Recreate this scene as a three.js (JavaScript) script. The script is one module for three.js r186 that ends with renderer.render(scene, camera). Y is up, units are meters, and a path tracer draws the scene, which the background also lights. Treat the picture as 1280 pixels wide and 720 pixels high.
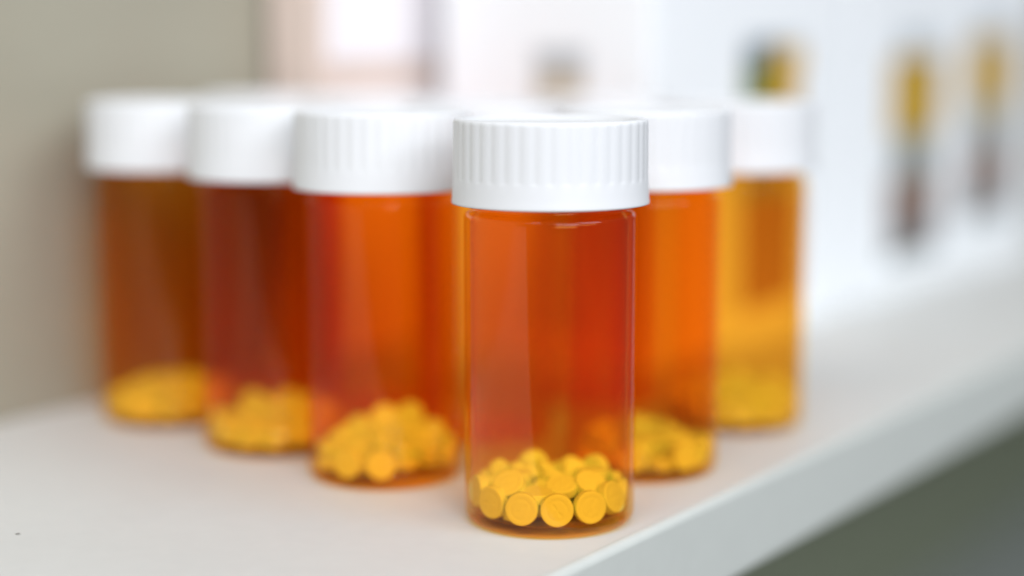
import * as THREE from 'three';
import { RectAreaLightUniformsLib } from 'three/addons/lights/RectAreaLightUniformsLib.js';

// ---------------------------------------------------------------- camera, light, exposure
const mm = 0.001;
const scene = new THREE.Scene();
const camera = new THREE.PerspectiveCamera(18.89, 16 / 9, 0.02, 20);
camera.position.set(0, 95.5 * mm, 0);
camera.rotation.set(-THREE.MathUtils.degToRad(8.137), 0, 0);
camera.focus = 0.331;
camera.userData.fStop = 2.75;
scene.add(camera);

scene.background = new THREE.Color(0.11, 0.113, 0.115);        // the bright room around, evenly lit
const renderer = new THREE.WebGLRenderer({ antialias: true });
renderer.toneMapping = THREE.LinearToneMapping;
renderer.toneMappingExposure = 1.07;
renderer.shadowMap.enabled = true;
RectAreaLightUniformsLib.init();
function panel(name, w, h, intensity, color, pos, target) {
  const l = new THREE.RectAreaLight(color, intensity, w, h);
  l.name = name; l.position.set(...pos); l.lookAt(...target); scene.add(l);
  return l;
}
const AIM = [0, 0.03, -0.37];
panel('ceiling_light', 0.6, 0.6, 9, 0xfbfbff, [-0.50, 1.35, 0.70], AIM);
panel('ceiling_light', 0.6, 0.6, 11, 0xfbfbff, [0.22, 1.40, 0.75], AIM);
panel('fill_light', 0.9, 0.9, 6, 0xf2f8ff, [1.25, 1.10, 0.45], AIM);
panel('fill_light', 0.9, 0.6, 6.5, 0xfdfcff, [0.60, 0.52, 1.15], AIM);  // added low fill, sends light through the bottles onto the wall

// ---------------------------------------------------------------- helpers
let seed = 7;
const rnd = () => { seed = (seed + 0x6d2b79f5) | 0; let t = Math.imul(seed ^ (seed >>> 15), 1 | seed); t = (t + Math.imul(t ^ (t >>> 7), 61 | t)) ^ t; return ((t ^ (t >>> 14)) >>> 0) / 4294967296; };
const used = {};
function numbered(name) { const n = used[name] ?? 0; used[name] = n + 1; return n ? name + '_' + String(n).padStart(3, '0') : name; }
function tag(o, label, category, group, kind) {
  o.userData = { label, category };
  if (group) o.userData.group = group;
  if (kind) o.userData.kind = kind;
  return o;
}
function mesh(name, geometry, material, parent) {
  const m = new THREE.Mesh(geometry, material);
  m.name = parent === scene ? numbered(name) : name;
  m.castShadow = m.receiveShadow = true;
  parent.add(m);
  return m;
}
function canvasTexture(w, h, paint, srgb = true) {
  const c = document.createElement('canvas'); c.width = w; c.height = h;
  paint(c.getContext('2d'), w, h);
  const t = new THREE.CanvasTexture(c);
  if (srgb) t.colorSpace = THREE.SRGBColorSpace;
  t.wrapS = t.wrapT = THREE.RepeatWrapping;
  return t;
}
// fine and coarse mottling, values round a middle
function noiseTexture(size, middle, spread, srgb) {
  const lattice = (n) => { const a = new Float32Array(n * n).map(() => rnd()); return (x, y) => { const i = Math.floor(x), j = Math.floor(y), s = x - i, t = y - j, g = (p, q) => a[((q % n + n) % n) * n + ((p % n + n) % n)]; const u = s * s * (3 - 2 * s), v = t * t * (3 - 2 * t); return (g(i, j) * (1 - u) + g(i + 1, j) * u) * (1 - v) + (g(i, j + 1) * (1 - u) + g(i + 1, j + 1) * u) * v; }; };
  const L = [4, 16, 64, 128].map((n) => [n, lattice(n)]);
  const data = new Uint8Array(size * size * 4);
  for (let y = 0; y < size; y++) for (let x = 0; x < size; x++) {
    let v = 0; for (const [n, f] of L) v += (f((x / size) * n, (y / size) * n) - 0.5);
    const c = Math.max(0, Math.min(255, middle + (v / L.length) * 2 * spread)), o = (y * size + x) * 4;
    data[o] = data[o + 1] = data[o + 2] = c; data[o + 3] = 255;
  }
  const t = new THREE.DataTexture(data, size, size);
  t.magFilter = THREE.LinearFilter; t.minFilter = THREE.LinearFilter; t.wrapS = t.wrapT = THREE.RepeatWrapping;
  if (srgb) t.colorSpace = THREE.SRGBColorSpace;
  t.needsUpdate = true;
  return t;
}

// ---------------------------------------------------------------- materials
const roughNoise = noiseTexture(256, 150, 90), tintNoise = noiseTexture(256, 250, 4, true);
const M = {
  laminate: new THREE.MeshPhysicalMaterial({ color: new THREE.Color(0.645, 0.655, 0.63), map: tintNoise, roughness: 0.5 }),
  wall: new THREE.MeshStandardMaterial({ color: new THREE.Color(0.355, 0.335, 0.262), map: tintNoise, roughness: 0.85 }),
  edging: new THREE.MeshPhysicalMaterial({ color: new THREE.Color(0.60, 0.635, 0.605), map: tintNoise, roughness: 0.5 }),
  shadedWall: new THREE.MeshStandardMaterial({ color: new THREE.Color(0.24, 0.27, 0.19), map: tintNoise, roughness: 0.8 }),  // back wall below the shelf, its shade put into the colour
  shadedBoard: new THREE.MeshStandardMaterial({ color: new THREE.Color(0.38, 0.41, 0.39), map: tintNoise, roughness: 0.7 }),  // lower shelf, colour darkened to stand for the shade on it
  cap: new THREE.MeshPhysicalMaterial({ color: new THREE.Color(0.735, 0.755, 0.775), roughness: 0.38, roughnessMap: null, specularIntensity: 0.42 }),
  pill: new THREE.MeshStandardMaterial({ color: new THREE.Color(0.76, 0.93, 0.76), roughness: 0.62, bumpMap: roughNoise, bumpScale: 0.00002 }),
  card: new THREE.MeshStandardMaterial({ color: new THREE.Color(0.91, 0.945, 0.97), roughness: 0.55 }),
  brownCard: new THREE.MeshStandardMaterial({ color: new THREE.Color(0.72, 0.60, 0.53), map: tintNoise, roughness: 0.85 }),
  paper: new THREE.MeshStandardMaterial({ color: new THREE.Color(0.86, 0.84, 0.87), roughness: 0.7 }),
};
const AMBER = [1.0, 0.635, 0.16];                              // what one wall of the vial lets through
M.amberGlass = new THREE.MeshPhysicalMaterial({ color: new THREE.Color(...AMBER), transmission: 1, thickness: 0.0012, roughness: 0.0, ior: 1.5 });
M.amberSheet = new THREE.MeshPhysicalMaterial({ color: new THREE.Color(...AMBER.map(Math.sqrt)), transmission: 1, thickness: 0, roughness: 0.0, ior: 1.45, specularIntensity: 0.42 });
M.amberFront = M.amberSheet.clone(); M.amberFront.specularIntensity = 0.65;   // same vial plastic, reflections raised for its pale side outlines

// ---------------------------------------------------------------- the setting: shelf, its back wall, the shelf below
const bay = { origin: new THREE.Vector3(7.2 * mm, 0, -301.35 * mm), turn: Math.atan2(0.8315, 0.5555) };
// a point given along the shelf's front edge, in from that edge and up
function onShelf(along, inwards, up = 0) {
  return new THREE.Vector3(along * mm, up * mm, -inwards * mm).applyAxisAngle(new THREE.Vector3(0, 1, 0), bay.turn).add(bay.origin);
}
function boardGeometry(length, depth, thick, r) {              // a board with rounded front arrises, its profile run along x
  const s = new THREE.Shape();
  s.moveTo(-depth, 0); s.lineTo(-r, 0); s.absarc(-r, -r, r, Math.PI / 2, 0, true);
  s.lineTo(0, -thick + r); s.absarc(-r, -thick + r, r, 0, -Math.PI / 2, true); s.lineTo(-depth, -thick); s.closePath();
  const g = new THREE.ExtrudeGeometry(s, { depth: length, bevelEnabled: false, curveSegments: 10 });
  g.rotateY(-Math.PI / 2);                                     // profile x (out of the shelf) becomes +z, length runs along x
  g.translate(length, 0, 0);
  const p = g.attributes.position, uv = g.attributes.uv;
  for (let i = 0; i < p.count; i++) uv.setXY(i, p.getX(i) / 0.25, (p.getZ(i) + p.getY(i)) / 0.25);
  return g;
}
function place(o, along, inwards, up, turn = 0) { o.position.copy(onShelf(along, inwards, up)); o.rotation.y = bay.turn + turn; return o; }
const shelf = place(mesh('shelf', boardGeometry(2.0, 0.184, 0.0203, 0.0017), M.laminate, scene), -700, 0, 0);
mesh('edge_band', boardGeometry(2.0, 0.0022, 0.0203, 0.0017).translate(0, 0, 0.0004), M.edging, shelf);
tag(shelf, 'white laminate shelf board with a rounded front edge carrying the pill bottles', 'shelf', null, 'structure');
const backWall = place(mesh('back_wall', new THREE.BoxGeometry(2.4, 0.5, 0.014).translate(1.2, 0.2398, 0), M.wall, scene), -700, 191.5, 0);
tag(backWall, 'plain olive beige wall behind the white shelf', 'wall', null, 'structure');
const lowerWall = place(mesh('shaded_back_wall', new THREE.BoxGeometry(2.4, 0.21, 0.01).translate(1.2, -0.1152, 0), M.shadedWall, scene), -700, 190, 0);
tag(lowerWall, 'back wall under the white shelf, shade darkened into its colour', 'panel', null, 'structure');
const lowerShelf = place(mesh('lower_shelf', boardGeometry(2.4, 0.184, 0.02, 0.0017), M.shadedBoard, scene), -700, 0, -220);
tag(lowerShelf, 'lower shelf board under the white shelf, shade put into its colour', 'shelf', null, 'structure');

// ---------------------------------------------------------------- cartons behind the bottles
function roundedBox(w, h, d, r) {                              // base centre at the origin
  const s = new THREE.Shape();
  const x = w / 2, z = d / 2;
  s.moveTo(-x + r, -z); s.lineTo(x - r, -z); s.absarc(x - r, -z + r, r, -Math.PI / 2, 0, false);
  s.lineTo(x, z - r); s.absarc(x - r, z - r, r, 0, Math.PI / 2, false);
  s.lineTo(-x + r, z); s.absarc(-x + r, z - r, r, Math.PI / 2, Math.PI, false);
  s.lineTo(-x, -z + r); s.absarc(-x + r, -z + r, r, Math.PI, Math.PI * 1.5, false);
  const g = new THREE.ExtrudeGeometry(s, { depth: h - 2 * r, bevelEnabled: true, bevelThickness: r, bevelSize: r * 0.5, bevelOffset: -r * 0.5, bevelSegments: 2, curveSegments: 4 });
  g.translate(0, 0, r); g.rotateX(-Math.PI / 2);
  return g;
}
// what is printed on the cartons: a slender upright picture of a yellow-capped vial, grey in the middle and brown at the foot
const printA = canvasTexture(128, 512, (c, w, h) => {
  c.fillStyle = '#e9edf2'; c.fillRect(0, 0, w, h);
  c.fillStyle = '#b4bfc4'; c.fillRect(w * 0.2, 0, w * 0.6, h * 0.10);
  c.fillStyle = '#bd9400'; c.fillRect(0, h * 0.10, w, h * 0.35);
  c.fillStyle = '#cca300'; c.fillRect(w * 0.2, h * 0.14, w * 0.18, h * 0.27);
  c.fillStyle = '#7d8a86'; c.fillRect(w * 0.12, h * 0.45, w * 0.76, h * 0.17);
  c.fillStyle = '#8a705f'; c.fillRect(0, h * 0.62, w, h * 0.26);
  c.fillStyle = '#6f5a55'; c.fillRect(w * 0.1, h * 0.75, w * 0.8, h * 0.16);
  c.fillStyle = '#56605c'; c.fillRect(0, h * 0.91, w, h * 0.09);
});
const printB = canvasTexture(256, 512, (c, w, h) => {
  c.fillStyle = '#e4e9ee'; c.fillRect(0, 0, w, h);
  c.fillStyle = '#c3ccd4'; c.fillRect(0, 0, w, h * 0.04);
  c.fillStyle = '#66787f'; c.beginPath(); c.moveTo(0, h * 0.05); c.lineTo(w * 0.5, h * 0.01); c.lineTo(w * 0.5, h); c.lineTo(0, h); c.fill();
  c.fillStyle = '#56702c'; c.fillRect(0, h * 0.12, w * 0.5, h * 0.12);
  c.fillStyle = '#cfa63a'; c.fillRect(w * 0.5, h * 0.04, w * 0.5, h * 0.10);
  c.fillStyle = '#c99a00'; c.fillRect(w * 0.42, h * 0.12, w * 0.5, h * 0.18);
  c.fillStyle = '#a9a99a'; c.fillRect(w * 0.15, h * 0.36, w * 0.7, h * 0.22);
  c.fillStyle = '#b98f6c'; c.fillRect(0, h * 0.58, w, h * 0.42);
});
const printC = canvasTexture(128, 512, (c, w, h) => {
  c.fillStyle = '#dfe3e6'; c.fillRect(0, 0, w, h);
  c.fillStyle = '#bcc2c5'; c.fillRect(w * 0.1, h * 0.02, w * 0.8, h * 0.16);
  c.fillStyle = '#c0b59f'; c.fillRect(w * 0.1, h * 0.10, w * 0.8, h * 0.10);
  c.fillStyle = '#a9aeac'; c.fillRect(w * 0.15, h * 0.3, w * 0.7, h * 0.3);
});
const printMat = (t) => new THREE.MeshStandardMaterial({ map: t, roughness: 0.5 });
const MA = printMat(printA), MB = printMat(printB), MC = printMat(printC);
function carton(a0, a1, d0, d1, h, label, turn = 0) {
  const w = a1 - a0, d = d1 - d0, g = new THREE.Group();
  g.name = numbered('carton'); scene.add(g);
  tag(g, label, 'box', null);
  place(g, (a0 + a1) / 2, (d0 + d1) / 2, 0.05, turn);
  mesh('box_body', roundedBox(w * mm, h * mm, d * mm, 0.0012), M.card, g);
  const seam = mesh('lid_flap', new THREE.BoxGeometry((w - 3) * mm, 0.0004, (d - 3) * mm).translate(0, (h + 0.25) * mm, 0), M.card, g);
  return g;
}
function frontPrint(g, x, y0, y1, w, zFace, material) {         // print on the carton face that looks out of the shelf
  const p = mesh('printed_label', new THREE.BoxGeometry(w * mm, (y1 - y0) * mm, 0.0003), material, g);
  p.position.set(x * mm, ((y0 + y1) / 2) * mm, zFace * mm); return p;
}
const c1 = carton(177, 318, 80, 153, 132, 'white carton nearest the bottles, with a dark green and yellow print');
frontPrint(c1, 258 - 247.5, 10, 97, 44, 36.6, MB);
const side = mesh('side_label', new THREE.BoxGeometry(0.0003, 0.085, 0.02), MC, c1);
side.position.set(-70.6 * mm, 52 * mm, 6.5 * mm);
const c2 = carton(326, 430, 80, 141, 132, 'white carton with a narrow yellow and brown print, second from the bottles', 0.012);
frontPrint(c2, 385 - 378, 13, 98, 54, 30.6, MA);
const c3 = carton(437, 541, 81, 142, 132, 'white carton at the right edge with a pale yellow and brown print', -0.01);
frontPrint(c3, 475 - 489, 20, 105, 56, 30.6, MA);

// a slim brown cardboard box with a white front panel, upright against the wall
{
  const g = new THREE.Group(); g.name = numbered('cardboard_box'); scene.add(g);
  tag(g, 'brown cardboard box with a pale front panel standing against the wall', 'box');
  place(g, 199, 173, 0.05, 0);
  mesh('box_body', roundedBox(0.136, 0.13, 0.018, 0.001), M.brownCard, g);
  const p = mesh('front_panel', new THREE.BoxGeometry(0.128, 0.040, 0.0006), M.paper, g);
  p.position.set(0.001, 0.1095, 0.0092);
  const q = mesh('front_panel', new THREE.BoxGeometry(0.128, 0.078, 0.0006), M.paper, g);  // lower panel added to brighten what shows through the bottles
  q.position.set(0.001, 0.0415, 0.0092);
}

// ---------------------------------------------------------------- pill bottles
const V2 = (a) => a.map(([x, y]) => new THREE.Vector2(x * mm, y * mm));
function arc(cx, cy, r, a0, a1, n) { const o = []; for (let i = 0; i <= n; i++) { const t = THREE.MathUtils.degToRad(a0 + ((a1 - a0) * i) / n); o.push([cx + r * Math.cos(t), cy + r * Math.sin(t)]); } return o; }
const vialProfile = V2([
  [0, 0.7], [8, 0.6], [13.6, 0.45], ...arc(14.9, 0.75, 0.75, 215, 270, 4), ...arc(14.6, 2.4, 2.4, -88, 0, 10), [17.0, 3.6], [17.0, 20], [17.0, 40], [17.02, 60.3],
  ...arc(15.5, 60.9, 1.52, 0, 78, 12), [15.5, 62.6], [15.4, 63.2], [15.4, 76.6], ...arc(14.9, 76.6, 0.5, 0, 180, 6),
  [14.4, 63], [14.6, 62.2], [15.3, 61.3], [15.8, 60.2], [15.8, 40], [15.8, 20], [15.8, 4.2], ...arc(14.2, 3.5, 1.6, 0, -90, 7), [8, 1.85], [0, 1.8],
]);
const vialGeometry = new THREE.LatheGeometry(vialProfile, 160);
{                                                              // moulded plastic: the wall is never quite round nor quite straight
  const p = vialGeometry.attributes.position;
  for (let i = 0; i < p.count; i++) {
    const x = p.getX(i), y = p.getY(i), z = p.getZ(i), t = Math.atan2(z, x), r = Math.hypot(x, z);
    if (r < 0.006) continue;
    const k = 1 + (0.0012 * Math.sin(2 * t + 0.7) + 0.0007 * Math.sin(5 * t + y * 90) + 0.0003 * Math.sin(13 * t + 1.9) + 0.00018 * Math.sin(29 * t + y * 40)) * Math.min(1, y / 0.01);
    p.setXYZ(i, x * k, y, z * k);
  }
  vialGeometry.computeVertexNormals();
}

// cap: plain band below, ribs above, rounded shoulder, a shallow recess in the top
function capGeometry() {
  const RIBS = 40, SUB = 12, N = RIBS * SUB;
  const prof = [                                                // radius, height, how deep the grooves go there
    [0, 79.4, 0], [15.6, 79.4, 0], [16.4, 79.6, 0], [16.9, 80.15, 0], [17.5, 80.35, 0], [18.4, 80.33, 0.0], [18.85, 80.2, 0.05], [19.05, 79.85, 0.09], [19.1, 79.3, 0.13], [19.12, 75, 0.13], [19.14, 71.5, 0.13], [19.16, 69.3, 0.13], [19.18, 68.7, 0.1], [19.2, 68.3, 0.0],
    [19.28, 66.5, 0], [19.4, 64.7, 0], [19.5, 64.2, 0], [19.45, 63.9, 0], [19.2, 63.8, 0], [17.9, 63.85, 0], [17.7, 64.3, 0], [17.7, 77.4, 0], [0, 77.4, 0],
  ];
  const pos = [], idx = [];
  for (const [r, h, g] of prof) for (let i = 0; i < N; i++) {
    const t = (i / N) * Math.PI * 2, ph = (i % SUB) / SUB;      // rounded rib, narrow groove
    const dip = Math.pow(Math.abs(Math.cos(ph * Math.PI)), 3);
    const R = r - g * dip;
    pos.push(R * mm * Math.sin(t), h * mm, R * mm * Math.cos(t));
  }
  for (let k = 0; k < prof.length - 1; k++) for (let i = 0; i < N; i++) {
    const a = k * N + i, b = k * N + ((i + 1) % N), c = a + N, d = b + N;
    idx.push(a, c, b, b, c, d);
  }
  const g = new THREE.BufferGeometry();
  g.setAttribute('position', new THREE.Float32BufferAttribute(pos, 3)); g.setIndex(idx); g.computeVertexNormals();
  return g;
}
const capGeo = capGeometry();
let seated = 0;
function pillBottle(x, depth, turn, glass, label, group) {
  const g = new THREE.Group(); g.name = numbered('pill_bottle'); scene.add(g);
  g.position.set(x * mm, 0.1 * mm, -depth * mm); g.rotation.y = turn;
  tag(g, label, 'pill bottle', group);
  mesh('vial', vialGeometry, glass, g);
  const cap = mesh('cap', capGeo, M.cap, g);
  const loose = seated++ ? 1 : 0;                                // caps screwed down a little differently
  cap.rotation.set((rnd() - 0.5) * 0.012 * loose, rnd() * 6.3, (rnd() - 0.5) * 0.012 * loose);
  cap.position.y = rnd() * 0.0003 * loose;
  return g;
}
const ROWS = 'white-capped amber pill bottles along the two front sides of the block', INNER = 'pill bottles inside the block';
const spots = {
  front: [7.56, 339.7], left1: [-28.1, 375.9], left2: [-56.3, 404.7], left3: [-87.5, 435.3], right1: [29.1, 381.5], right2: [56.0, 429.0],
};
pillBottle(...spots.front, 0.02, M.amberFront, 'sharp amber pill bottle at the very front, at the corner of the shelf edge', ROWS);
pillBottle(...spots.left1, 0.3, M.amberSheet, 'amber pill bottle directly left of the sharp front one, slightly blurred', ROWS);
pillBottle(...spots.left2, 0.8, M.amberSheet, 'blurred amber pill bottle, second to the left of the sharp front one', ROWS);
pillBottle(...spots.left3, 1.4, M.amberSheet, 'most blurred and darkest amber pill bottle at the far left, beside the beige wall', ROWS);
pillBottle(...spots.right1, 0.5, M.amberSheet, 'amber pill bottle directly right of the sharp front one, partly behind it', ROWS);
pillBottle(...spots.right2, 1.1, M.amberSheet, 'palest orange pill bottle, farthest to the right in front of the white carton', ROWS);
for (const [x, d] of [[-6.5, 417.6], [-34.7, 446.5], [-66, 477.1], [25, 462]])
  pillBottle(x, d, rnd() * 6, M.amberSheet, 'white-capped pill bottle inside the block, hidden behind the bottles of the two front sides', INNER);

// ---------------------------------------------------------------- pills
const PR = 3.25, PT = 2.0;
function pillGeometry() {                                       // flat round tablet, bevelled rim, a pressed ring and a score on each face
  const N = 40, pos = [], idx = [], up = PT / 2 * mm;
  const rings = [[0, 0], [0.6, 0], [1.2, 0], [1.7, 0], [1.9, 1], [2.15, 1], [2.35, 0], [2.7, 0], [3.0, 0], [3.13, 0.06], [3.21, 0.17], [3.25, 0.36]];
  const face = (s) => {
    const start = pos.length / 3;
    rings.forEach(([r, q], k) => { for (let i = 0; i < N; i++) {
      const t = (i / N) * Math.PI * 2, x = r * Math.cos(t), z = r * Math.sin(t);
      let y = up - (k < 9 ? q * 0.06 : q) * mm;
      if (k < 9) y += 0.06 * (1 - (r / 3) ** 2) * mm;
      if (Math.abs(z) < 0.22 && r < 1.6 && r > 0.1) y -= 0.07 * mm;
      pos.push(x * mm, s * y, z * mm);
    } });
    for (let k = 0; k < rings.length - 1; k++) for (let i = 0; i < N; i++) { const a = start + k * N + i, b = start + k * N + (i + 1) % N, c = a + N, d = b + N; if (s > 0) idx.push(a, b, c, b, d, c); else idx.push(a, c, b, b, c, d); }
    return start + (rings.length - 1) * N;
  };
  const t = face(1), b = face(-1);
  for (let i = 0; i < N; i++) { const j = (i + 1) % N; idx.push(t + i, t + j, b + i, t + j, b + j, b + i); }
  const g = new THREE.BufferGeometry();
  g.setAttribute('position', new THREE.Float32BufferAttribute(pos, 3)); g.setIndex(idx); g.computeVertexNormals();
  const uv = []; for (let i = 0; i < pos.length / 3; i++) uv.push(pos[i * 3] / 0.006, pos[i * 3 + 2] / 0.006);
  g.setAttribute('uv', new THREE.Float32BufferAttribute(uv, 2));
  return g;
}
const pillGeo = pillGeometry();

// Pills let fall into a tilted vial until they lie still. Each is a disc of small balls kept rigid by shape matching; the fixed ones stay where they stand. Millimetres.
function settle(n, fixed, lean, seedAt) {
  seed = seedAt;
  const rs = 1.23, FLOOR = 1.9, WALL = 15.75, local = [[0, 0, 0]];
  for (let i = 0; i < 10; i++) local.push([2.03 * Math.cos(i * Math.PI / 5), 0, 2.03 * Math.sin(i * Math.PI / 5)]);
  for (let i = 0; i < 5; i++) local.push([1.02 * Math.cos(i * Math.PI * 0.4), 0, 1.02 * Math.sin(i * Math.PI * 0.4)]);
  const K = local.length, L = local.map((a) => new THREE.Vector3(...a)), pills = [];
  const grav = new THREE.Vector3(...lean).normalize().multiplyScalar(0.055);
  const make = (c, q, held) => { const p = { c, q, held, x: L.map((l) => l.clone().applyQuaternion(q).add(c)) }; p.o = p.x.map((v) => v.clone()); pills.push(p); };
  for (const [x, y, z, ny, tiltUp, spin, gap] of fixed) { make(new THREE.Vector3(x, y, z), new THREE.Quaternion().setFromEuler(new THREE.Euler(Math.PI / 2 - tiltUp, ny, 0, 'YXZ')).multiply(new THREE.Quaternion().setFromAxisAngle(new THREE.Vector3(0, 1, 0), spin ?? 0)), true); pills.at(-1).gap = gap; }
  for (let i = 0; i < n; i++) {
    const r = 10 * Math.sqrt(rnd()), t = rnd() * 6.283, q = new THREE.Quaternion().setFromEuler(new THREE.Euler((rnd() - 0.5) * 2.4, rnd() * 6.3, (rnd() - 0.5) * 2.4));
    make(new THREE.Vector3(r * Math.cos(t), 10 + Math.floor(i / 3) * 3.4 + rnd() * 2, r * Math.sin(t) - 3), q, false);
  }
  const d = new THREE.Vector3(), v = new THREE.Vector3(), w = new THREE.Vector3(), m = new THREE.Vector3(), dq = new THREE.Quaternion();
  const STEPS = 520;
  for (let s = 0; s < STEPS; s++) {
    const damp = s > STEPS - 140 ? 0.7 : 0.965;
    for (const p of pills) if (!p.held) for (let k = 0; k < K; k++) { v.subVectors(p.x[k], p.o[k]).multiplyScalar(damp).clampLength(0, 0.8); p.o[k].copy(p.x[k]); p.x[k].add(v).add(grav); }
    for (let it = 0; it < 3; it++) {
      for (const p of pills) { p.c.set(0, 0, 0); for (const a of p.x) p.c.add(a); p.c.divideScalar(K); }
      for (let i = 0; i < pills.length; i++) for (let j = i + 1; j < pills.length; j++) {
        const A = pills[i], B = pills[j];
        if ((A.held && B.held) || A.c.distanceToSquared(B.c) > 44) continue;
        for (let a = 0; a < K; a++) { if (A.x[a].distanceToSquared(B.c) > 22) continue; for (let b = 0; b < K; b++) {
          d.subVectors(A.x[a], B.x[b]); const l2 = d.lengthSq();
          if (l2 >= 4 * rs * rs || l2 < 1e-9) continue;
          const l = Math.sqrt(l2); d.multiplyScalar((2 * rs - l) / l * 0.5);
          if (A.held) B.x[b].addScaledVector(d, -2); else if (B.held) A.x[a].addScaledVector(d, 2); else { A.x[a].add(d); B.x[b].sub(d); }
        } }
      }
      for (const p of pills) if (!p.held) {
        for (const a of p.x) {
          if (a.y < FLOOR + rs) { a.y = FLOOR + rs; }
          const r = Math.hypot(a.x, a.z), most = WALL - rs - Math.max(0, 1.2 - (a.y - FLOOR - rs)) * 0.35;
          if (r > most) { a.x *= most / r; a.z *= most / r; }
        }
        // rigid again: the turn that best takes the disc to its balls
        p.c.set(0, 0, 0); for (const a of p.x) p.c.add(a); p.c.divideScalar(K);
        for (let g = 0; g < 2; g++) {
          m.set(0, 0, 0); let den = 0;
          for (let k = 1; k < K; k++) { w.copy(L[k]).applyQuaternion(p.q); v.subVectors(p.x[k], p.c); den += w.dot(v); m.add(d.crossVectors(w, v)); }
          // a flat disc also turns about its own plane's axes: weigh those by half the spread
          m.divideScalar(Math.max(Math.abs(den) * 0.7, 1e-6)); const ang = m.length();
          if (ang > 1e-7) p.q.premultiply(dq.setFromAxisAngle(m.divideScalar(ang), Math.min(ang, 0.6))).normalize();
        }
        for (let k = 0; k < K; k++) p.x[k].copy(L[k]).applyQuaternion(p.q).add(p.c);
      }
    }
  }
  return pills.filter((p) => !p.gap);                          // where the photograph shows the bare bottom of the vial nothing is put
}
let firstPill = null;
function putPills([x, depth], pills, labels, other, group) {
  pills.forEach((p, i) => {
    const o = firstPill ? firstPill.clone() : new THREE.Mesh(pillGeo, M.pill);
    if (!firstPill) { firstPill = o; o.castShadow = o.receiveShadow = true; }
    o.name = numbered('pill'); scene.add(o);
    o.position.set(x * mm + p.c.x * mm, 0.1 * mm + p.c.y * mm, -depth * mm + p.c.z * mm); o.quaternion.copy(p.q);
    if (labels[i]) tag(o, labels[i], 'pill'); else tag(o, other, 'pill', group);
  });
}
const ST = 5.2;                                                // height of the middle of a pill that stands on its rim
putPills(spots.front, settle(38, [
  [-14.0, 6.6, 3.6, -1.2, 0.05], [-11.2, 5.5, 8.3, -0.72, 0.0], [-5.6, ST, 12.4, -0.25, 0.08, 0.6], [1.15, ST, 13.3, 0.03, 0.06, 2.2], [7.55, ST + 0.1, 11.4, 0.36, 0.1, 1.2], [12.0, 6.0, 6.9, 0.95, 0.35],
  [-8.1, 8.6, 7.2, -0.5, 0.85, 0.4], [-2.7, 6.9, 8.9, 0.35, 1.5, 2], [2.3, 7.6, 5.2, -0.2, 1.22, 1], [8.0, 8.0, 4.6, 0.5, 1.0, 3],
  [3.6, 3.4, 8.4, 0, 1.57, 0, 'gap'],
], [-0.04, -1, -0.2], 11), [
  'yellow pill seen almost edge-on at the left wall of the front bottle', 'yellow pill standing in the front bottle, second of its front row from the left',
  'round yellow pill facing out in the front bottle, left of the lowest one', 'round yellow pill facing out at the bottom middle of the front bottle, the lowest one',
  'round yellow pill facing out in the front bottle, right of the lowest one', 'narrow-looking yellow pill leaning on the right wall of the front bottle',
  'tilted yellow pill just behind the left half of the front bottle\'s front row', 'yellow pill lying edge-on just above the middle of the front bottle\'s front row',
  'yellow pill lying flat above the small dark gap in the front bottle', 'tilted yellow pill just above the right half of the front bottle\'s front row',
], 'yellow round pill heaped behind the front row of pills in the sharp front bottle', 'pills heaped in the front bottle');
putPills(spots.left1, settle(34, [[-7.2, ST, 11.8, -0.45, 0.05], [0.0, ST, 13.2, 0.0, 0.05], [5.2, 3.5, 9.5, 0, 1.57, 0, 'gap'], [10.2, 3.5, 5.5, 0, 1.57, 0, 'gap'], [9.0, 3.5, 9.0, 0, 1.57, 0, 'gap']], [0.05, -1, -0.3], 29), [
  'blurred yellow pill at the lower left of the bottle directly left of the sharp one', 'blurred yellow pill at the bottom middle of the bottle directly left of the sharp one',
], 'yellow round pill heaped in the slightly blurred bottle directly left of the sharp one', 'pills heaped in the first bottle to the left');
putPills(spots.left2, settle(46, [], [0, -1, -0.08], 37), [], 'yellow round pill heaped in the second bottle to the left of the sharp one', 'pills heaped in the second bottle to the left');
putPills(spots.left3, settle(44, [], [0, -1, -0.08], 41), [], 'yellow round pill heaped in the dark far left bottle', 'pills heaped in the far left bottle');
putPills(spots.right1, settle(31, [[-3.5, ST, 12.9, -0.2, 0.05], [8.6, ST, 10.6, 0.55, 0.05]], [0.05, -1, -0.12], 53), [
  'blurred yellow pill at the bottom left of the bottle directly right of the sharp one', 'blurred yellow pill at the bottom right of the bottle directly right of the sharp one',
], 'yellow round pill heaped in the bottle directly right of the sharp one', 'pills heaped in the first bottle to the right');
putPills(spots.right2, settle(52, [], [0, -1, -0.12], 67), [], 'yellow round pill heaped in the pale orange bottle farthest to the right', 'pills heaped in the far right bottle');

// a dark fleck on the shelf
{
  const g = new THREE.DodecahedronGeometry(0.00032, 1), p = g.attributes.position;
  for (let i = 0; i < p.count; i++) p.setXYZ(i, p.getX(i) * (1.5 + 0.3 * Math.sin(i)), p.getY(i) * 0.35 + 0.00011, p.getZ(i) * 0.8);
  g.computeVertexNormals();
  const o = mesh('crumb', g, new THREE.MeshStandardMaterial({ color: new THREE.Color(0.16, 0.14, 0.12), roughness: 0.9 }), scene);
  o.position.set(-96.5 * mm, 0, -327.9 * mm); o.rotation.y = 0.25;
  tag(o, 'tiny dark crumb lying on the white shelf at the lower left', 'crumb');
}

renderer.render(scene, camera);
